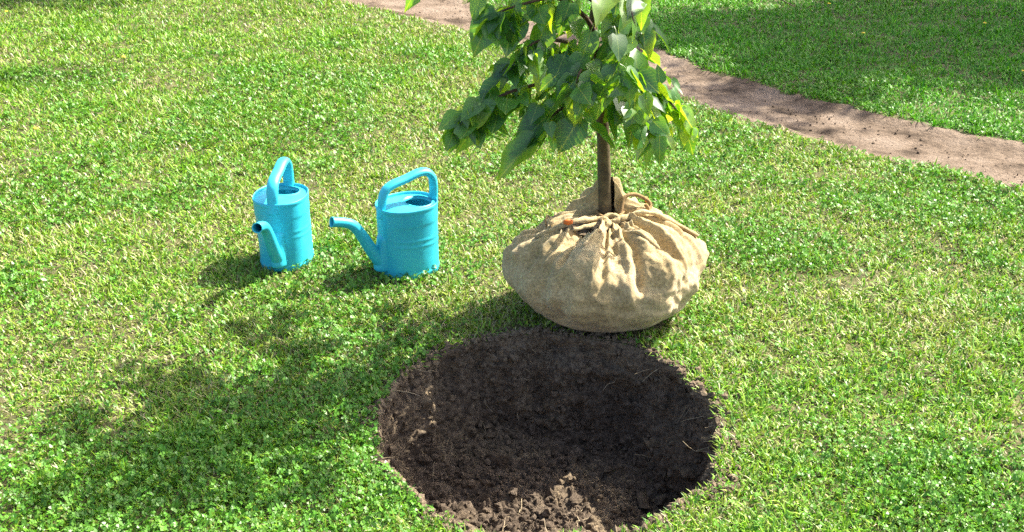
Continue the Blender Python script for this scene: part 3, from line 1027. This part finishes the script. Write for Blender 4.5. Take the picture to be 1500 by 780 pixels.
def leaf_matrix(base, tip_dir, normal, size, wide=1.0):
    x = Vector(tip_dir).normalized()
    nrm = Vector(normal)
    y = nrm.cross(x).normalized()
    z = x.cross(y).normalized()
    return Matrix(((x.x * size, y.x * size * wide, z.x * size, base[0]), (x.y * size, y.y * size * wide, z.y * size, base[1]), (x.z * size, y.z * size * wide, z.z * size, base[2]), (0, 0, 0, 1)))

BR = {}
BRP = {}
def branch(key, pts, r0, r1):
    P = smooth_path(pts, 30)
    V, F = tube_arrays(P, np.linspace(r0, r1, len(P)), 7)
    BR[key] = link('branch', mesh('branch_' + key, V, F), M_TWIG, sap)
    BRP[key] = P
Y0 = 3.15
branch('low_left', [px(882, 128, Y0), px(835, 118, 3.06), px(770, 128, 2.96), px(715, 150, 2.91), px(680, 178, 2.88)], .009, .002)
branch('mid_left', [px(882, 150, Y0), px(845, 150, 3.02), px(805, 172, 2.93), px(772, 205, 2.88)], .008, .002)
branch('right_out', [px(882, 120, Y0), px(925, 118, 3.13), px(970, 138, 3.11), px(1005, 180, 3.10)], .008, .002)
branch('right_low', [px(883, 135, Y0), px(908, 130, 3.06), px(930, 155, 3.00), px(950, 200, 2.97)], .007, .002)
branch('up_left', [px(873, 50, 3.16), px(852, 20, 3.13), px(815, -2, 3.05), px(760, 8, 2.98), px(715, 25, 2.95)], .009, .002)
branch('far_left', [px(860, 28, 3.14), px(800, -25, 3.05), px(700, -40, 2.98), px(612, -12, 2.95)], .008, .002)
branch('left_mid', [px(876, 82, 3.16), px(830, 62, 3.06), px(785, 62, 2.98), px(752, 92, 2.93)], .008, .002)
branch('second_stem', [px(882, 140, Y0), px(896, 95, 3.14), px(902, 55, 3.13), px(906, 5, 3.12), px(918, -70, 3.12)], .010, .005)
branch('right_up', [px(903, 45, 3.13), px(925, 20, 3.08), px(948, 35, 3.05)], .006, .002)
branch('front', [px(880, 110, 3.14), px(868, 90, 3.02), px(850, 105, 2.90), px(842, 130, 2.86)], .007, .002)
branch('front_right', [px(878, 75, 3.14), px(895, 60, 3.03), px(915, 85, 2.93), px(905, 120, 2.88)], .007, .002)
branch('back_left', [px(878, 95, 3.18), px(840, 75, 3.33), px(790, 105, 3.45)], .007, .002)
branch('back_right', [px(878, 70, 3.18), px(915, 60, 3.32), px(950, 95, 3.42)], .007, .002)

n_leaf = 0
class Foliage:
    def __init__(self):
        self.V, self.F, self.C, self.k = [], [], [], 0
    def add(self, lm, M):
        co = np.empty(len(lm.vertices) * 3); lm.vertices.foreach_get('co', co)
        co = co.reshape(-1, 3)
        Mn = np.array(M)
        self.V.append(co @ Mn[:3, :3].T + Mn[:3, 3]); self.C.append(co)
        self.F += [[v + self.k for v in p_.vertices] for p_ in lm.polygons]
        self.k += len(co)
    def build(self, name, parent):
        me = mesh(name, np.vstack(self.V), self.F)
        me.attributes.new('leaf_co', 'FLOAT_VECTOR', 'POINT').data.foreach_set('vector', np.vstack(self.C).astype(np.float32).ravel())
        o = link(name, me, M_LEAF, parent)
        o['kind'] = 'stuff'
        return o
INNER, UPPER = Foliage(), Foliage()
# outline of the crown as the photograph shows it
OUTLINE = np.array([(676, -60), (684, 70), (715, 95), (690, 130), (655, 160), (632, 190), (668, 228), (735, 262), (800, 215), (850, 205), (905, 218), (955, 248), (1026, 225), (1012, 140), (975, 100), (962, 60), (958, -60)])
def in_outline(p):
    X, Y, Z = p[0] + OFF[0], p[1] + OFF[1], p[2] - CAM_H
    dep = Y * math.cos(PITCH) - Z * math.sin(PITCH)
    qx, qy = 750 + FPX * X / dep, 390 - FPX * (Y * math.sin(PITCH) + Z * math.cos(PITCH)) / dep
    if qy < -30:
        return True
    c, n = False, len(OUTLINE)
    for i in range(n):
        (x1, y1), (x2, y2) = OUTLINE[i], OUTLINE[i - 1]
        if (y1 > qy) != (y2 > qy) and qx < (x2 - x1) * (qy - y1) / (y2 - y1) + x1:
            c = not c
    return c
def put_leaf(key, base, direction, normal, size, wide=1.0, variant=None):
    global n_leaf
    o = link('leaf', LEAVES[rng.integers(len(LEAVES)) if variant is None else variant], None, BR[key])
    o.matrix_world = leaf_matrix(base + 0 * OFF, direction, normal, size, wide)
    o.matrix_parent_inverse = Matrix()
    o.matrix_basis = leaf_matrix(base, direction, normal, size, wide)
    n_leaf += 1

# leaves picked out from the photograph: stalk end, tip, share of width, distance of both ends, roll about the midrib
PICK = [
    ('far_left', 612, -14, 588, 14, 1.0, 2.95, 2.93, 0.2), ('up_left', 728, 16, 686, 76, 1.15, 2.95, 2.90, 0.25),
    ('up_left', 752, 22, 740, 86, 1.0, 2.97, 2.93, -0.1), ('up_left', 800, 36, 778, 82, 1.2, 3.0, 2.95, 0.1),
    ('left_mid', 772, 70, 772, 108, 0.9, 2.95, 2.90, 0.2), ('left_mid', 764, 84, 716, 130, 0.7, 2.93, 2.92, 0.6),
    ('low_left', 738, 112, 692, 150, 0.75, 2.92, 2.90, 0.7), ('low_left', 710, 150, 660, 172, 0.6, 2.90, 2.95, 0.9),
    ('low_left', 695, 166, 632, 184, 0.5, 2.89, 2.94, 1.2), ('low_left', 686, 166, 664, 204, 1.0, 2.88, 2.85, 0.2),
    ('low_left', 702, 172, 668, 230, 0.7, 2.88, 2.86, -0.3), ('low_left', 706, 146, 688, 188, 0.9, 2.89, 2.84, 0.0),
    ('low_left', 704, 182, 730, 214, 0.35, 2.90, 2.90, 1.3), ('mid_left', 800, 172, 738, 228, 0.7, 2.90, 2.86, 0.4),
    ('mid_left', 786, 202, 722, 260, 0.85, 2.88, 2.84, 0.3), ('mid_left', 845, 180, 818, 224, 1.55, 2.90, 2.86, -0.1),
    ('mid_left', 815, 148, 786, 188, 0.8, 2.93, 2.90, 0.3), ('front', 866, 46, 846, 98, 0.9, 2.98, 2.93, 0.1),
    ('front_right', 934, 112, 930, 62, 1.1, 2.92, 2.97, 0.1), ('right_up', 946, 44, 956, 86, 0.9, 3.05, 3.02, -0.4),
    ('right_up', 950, 38, 994, 74, 0.35, 3.06, 3.10, -1.2), ('right_out', 966, 122, 964, 94, 0.95, 3.1, 3.12, 0.2),
    ('right_out', 984, 116, 998, 142, 0.6, 3.1, 3.08, -0.5), ('right_out', 942, 148, 994, 184, 0.9, 3.08, 3.05, -0.4),
    ('right_out', 936, 134, 1002, 170, 0.5, 3.12, 3.14, -1.1), ('right_out', 998, 158, 1024, 206, 0.8, 3.10, 3.08, -0.9),
    ('right_out', 1000, 186, 1024, 228, 0.9, 3.12, 3.10, -0.3), ('right_low', 970, 194, 996, 222, 0.7, 3.0, 3.0, -1.0),
    ('right_low', 946, 186, 956, 248, 0.75, 2.97, 2.94, -0.8), ('right_low', 966, 200, 968, 244, 0.75, 2.99, 2.96, -0.2),
    ('right_low', 930, 148, 922, 218, 0.85, 2.98, 2.92, -0.1), ('right_low', 884, 146, 902, 182, 0.8, 2.98, 2.95, -0.8),
    ('right_low', 866, 182, 908, 218, 0.6, 2.96, 2.95, -1.1), ('right_low', 888, 170, 910, 204, 0.8, 2.99, 2.97, -0.8),
    ('right_low', 950, 160, 978, 202, 0.8, 3.03, 3.0, -0.9), ('right_out', 985, 130, 1014, 158, 0.8, 3.12, 3.12, -0.8),
    ('right_low', 918, 172, 944, 214, 0.7, 3.03, 3.0, -0.9), ('front', 840, 112, 812, 150, 1.0, 2.90, 2.85, 0.2),
    ('front', 868, 106, 862, 158, 1.0, 2.88, 2.82, 0.0), ('front', 862, 132, 838, 178, 0.9, 2.86, 2.82, 0.3),
    ('front_right', 900, 96, 894, 148, 1.0, 2.90, 2.84, 0.0), ('front_right', 918, 104, 926, 152, 1.0, 2.90, 2.85, -0.2),
    ('front_right', 886, 128, 872, 172, 0.9, 2.88, 2.84, 0.1), ('front', 826, 84, 806, 130, 1.0, 2.95, 2.90, 0.2),
    ('left_mid', 800, 92, 786, 138, 1.0, 2.96, 2.91, 0.2), ('front', 856, 80, 830, 122, 1.0, 2.95, 2.89, 0.3),
    ('front_right', 945, 100, 952, 140, 0.9, 2.95, 2.92, -0.2), ('second_stem', 902, 22, 882, 68, 0.8, 3.05, 3.02, 0.2),
    ('up_left', 836, 4, 818, 44, 1.0, 3.02, 2.96, 0.1), ('right_up', 938, -4, 942, 42, 1.0, 3.02, 2.98, -0.2),
    ('right_up', 905, -6, 900, 26, 0.9, 3.04, 3.0, 0.0), ('up_left', 704, -8, 690, 30, 0.9, 2.97, 2.93, 0.3),
]
for key, x0, y0, x1, y1, wide, Ya, Yb, roll_ in PICK:
    b, t = px(x0, y0, Ya), px(x1, y1, Yb)
    d = t - b
    L = np.linalg.norm(d)
    view = np.array([0, 0, CAM_H]) - (b + OFF)
    nrm = Vector(view / np.linalg.norm(view) + np.array([0, 0, .25]))
    nrm.rotate(Matrix.Rotation(roll_, 3, Vector(d).normalized()))
    if roll_ < -0.7:                                                  # upper side turned to the sky, glancing in the sun
        nrm = Vector((0.42, -0.35, 0.84)) + Vector(rng.normal(0, .10, 3))
    put_leaf(key, b, d, nrm, L, wide * 0.85)

# the rest of the foliage in view, alternate leaves along the branches
keys = [k for k in BRP]
quota = {'low_left': 84, 'mid_left': 62, 'right_out': 50, 'right_low': 44, 'up_left': 54, 'far_left': 16, 'left_mid': 54, 'second_stem': 40, 'right_up': 34, 'front': 38, 'front_right': 36, 'back_left': 30, 'back_right': 30}
for key in keys:
    P = BRP[key]
    out = P[-1] - P[0]
    out[2] = 0
    out /= np.linalg.norm(out) + 1e-6
    for j in range(quota[key]):
        t = 0.22 + 0.78 * rng.random() ** 0.8
        i = min(int(t * (len(P) - 1)), len(P) - 1)
        sgn = 1 if j % 2 else -1
        sidev = np.array([-out[1], out[0], 0]) * sgn
        d = out * rng.uniform(0.1, .9) + sidev * rng.uniform(0.2, 1.0) + np.array([0, 0, rng.uniform(-1.3, -0.15)])
        d /= np.linalg.norm(d)
        b = P[i] + d * 0.025 + rng.normal(0, .012, 3)
        nrm = np.array([0, 0, 1.0]) + out * 0.5 + rng.normal(0, .7, 3)
        nrm = nrm - d * np.dot(nrm, d)
        size = rng.uniform(0.036, 0.090)
        if not in_outline(b + d * size):
            continue
        if n_leaf < 298 and j < quota[key] * 0.52:
            put_leaf(key, b, d, nrm, size, rng.uniform(.85, 1.1))
        else:                                                        # the many that hide behind the others
            INNER.add(LEAVES[rng.integers(len(LEAVES))], leaf_matrix(b + rng.normal(0, .02, 3), d, nrm, size * .92))
INNER.build('inner_foliage', sap)
print('leaves', n_leaf)

# crown above: its branches and the mass of leaves that shade the lawn
for j in range(24):
    z0 = 0.98 + 0.84 * j / 24
    i = int(np.argmin(np.abs(TP[:, 2] - z0)))
    a = j * 2.4
    L = (0.62 - 0.36 * (z0 - .98) / .86) * rng.uniform(.8, 1.1)
    d = np.array([math.cos(a), math.sin(a), 0])
    pts = [TP[i], TP[i] + d * L * .4 + np.array([0, 0, .08]), TP[i] + d * L * .8 + np.array([0, 0, .07]), TP[i] + d * L + np.array([0, 0, .02])]
    P = smooth_path(pts, 18)
    V, F = tube_arrays(P, np.linspace(.006, .0015, len(P)), 6)
    link('branch', mesh('branch_upper', V, F), M_TWIG, sap)
    for q in range(17):
        b = P[min(int((0.2 + .8 * rng.random()) * (len(P) - 1)), len(P) - 1)] + rng.normal(0, .03, 3)
        dd = d * rng.uniform(0, 1) + rng.normal(0, .5, 3) + np.array([0, 0, -.5])
        nr = np.array([0, 0, 1.0]) + rng.normal(0, .5, 3)
        if not in_outline(b + dd / np.linalg.norm(dd) * .1) or not in_outline(b):
            continue
        UPPER.add(LEAVES[rng.integers(len(LEAVES))], leaf_matrix(b, dd, nr, rng.uniform(.06, .11)))
UPPER.build('upper_foliage', sap)

# ------------------------------------------------------------------ dandelions in the far grass
def dandelion(x, y):
    g = ground_px(x, y)
    z = float(land(g[0], g[1]))
    root = empty('dandelion', (g[0], g[1], z))
    h = 0.05 + 0.015 * rng.random()
    V, F = tube_arrays([(0, 0, 0), (.002, 0, h * .5), (.004, .002, h)], .0016, 5)
    link('stem', mesh('dandelion_stem', V, F), M_TWIG, root)
    n = 16
    rows = []
    for r_, zz in ((.001, .003), (.006, .007), (.0105, .005), (.012, .001)):
        a = np.linspace(0, 2 * math.pi, n, endpoint=False)
        jag = 1 + .18 * np.cos(a * 8) * (r_ > .01)
        rows.append(np.column_stack([.004 + r_ * jag * np.cos(a), .002 + r_ * jag * np.sin(a), np.full(n, h + zz)]))
    link('flower_head', mesh('dandelion_head', np.vstack(rows), grid_faces(n, 4, True)), M_DANDELION, root)
    if g[0] > 0:
        tag(root, 'yellow dandelion flower in the grass beyond the dirt path', 'flower', 'dandelions beyond the dirt path')
    else:
        tag(root, 'yellow dandelion flower in the sunny lawn behind the watering cans', 'flower', 'dandelions behind the watering cans')
for x_, y_ in ((11, 30), (182, 98), (1212, 17), (1440, 43), (1262, 62), (1495, 120), (55, 207)):
    dandelion(x_, y_)

# ------------------------------------------------------------------ park trees behind the photograph's frame, whose shade lies on the lawn
def park_tree(ground_xy, crown_z, rad, rz, n, seed, label):
    r_ = np.random.default_rng(seed)
    sh = crown_z / math.tan(SUN_EL)
    base = np.array([ground_xy[0] + sh * math.sin(SUN_AZ), ground_xy[1] + sh * math.cos(SUN_AZ)])
    root = empty('park_tree', (base[0], base[1], 0))
    P = smooth_path([(0, 0, -.05), (.03, 0, 1.0), (-.05, .04, 2.0), (0, 0, crown_z), (.05, 0, crown_z + rz * .7)], 30)
    V, F = tube_arrays(P, np.linspace(.17, .04, len(P)), 14)
    V[:14] *= np.array([1.3, 1.3, 1])
    link('trunk', mesh('park_trunk', V, F), M_OLDBARK, root)
    C = []
    for j in range(34):
        d = r_.normal(0, 1, 3); d /= np.linalg.norm(d)
        q = d * np.array([rad, rad, rz]) * r_.uniform(.45, 1) + np.array([0, 0, crown_z])
        C.append(q)
        s = P[int(len(P) * r_.uniform(.5, .85))]
        V, F = tube_arrays(smooth_path([s, (s + q) / 2 + r_.normal(0, .12, 3), q], 10), np.linspace(.05, .01, 11), 6)
        link('limb', mesh('park_limb', V, F), M_OLDBARK, root)
    C = np.array(C)
    c = C[r_.integers(len(C), size=n)] + r_.normal(0, .24, (n, 3))
    d = r_.normal(0, 1, (n, 3)); d /= np.linalg.norm(d, axis=1)[:, None]
    e = np.cross(d, r_.normal(0, 1, (n, 3))); e /= np.linalg.norm(e, axis=1)[:, None]
    s = r_.uniform(.05, .09, n)[:, None]
    V = np.stack([c - d * s, c + e * s * .6, c + d * s, c - e * s * .6], 1).reshape(-1, 3)
    cr = link('crown', mesh('park_crown', V, np.arange(n * 4).reshape(-1, 4)), M_TREELEAF, root)
    tag(root, label, 'tree')
park_tree((2.75, 7.15), 4.2, 1.75, 1.1, 15000, 901, 'large leafy tree shading the grass beyond the dirt path')
park_tree((-4.3, 9.85), 4.2, 1.6, 1.0, 12000, 902, 'large leafy tree shading the lawn edge before the dirt path')
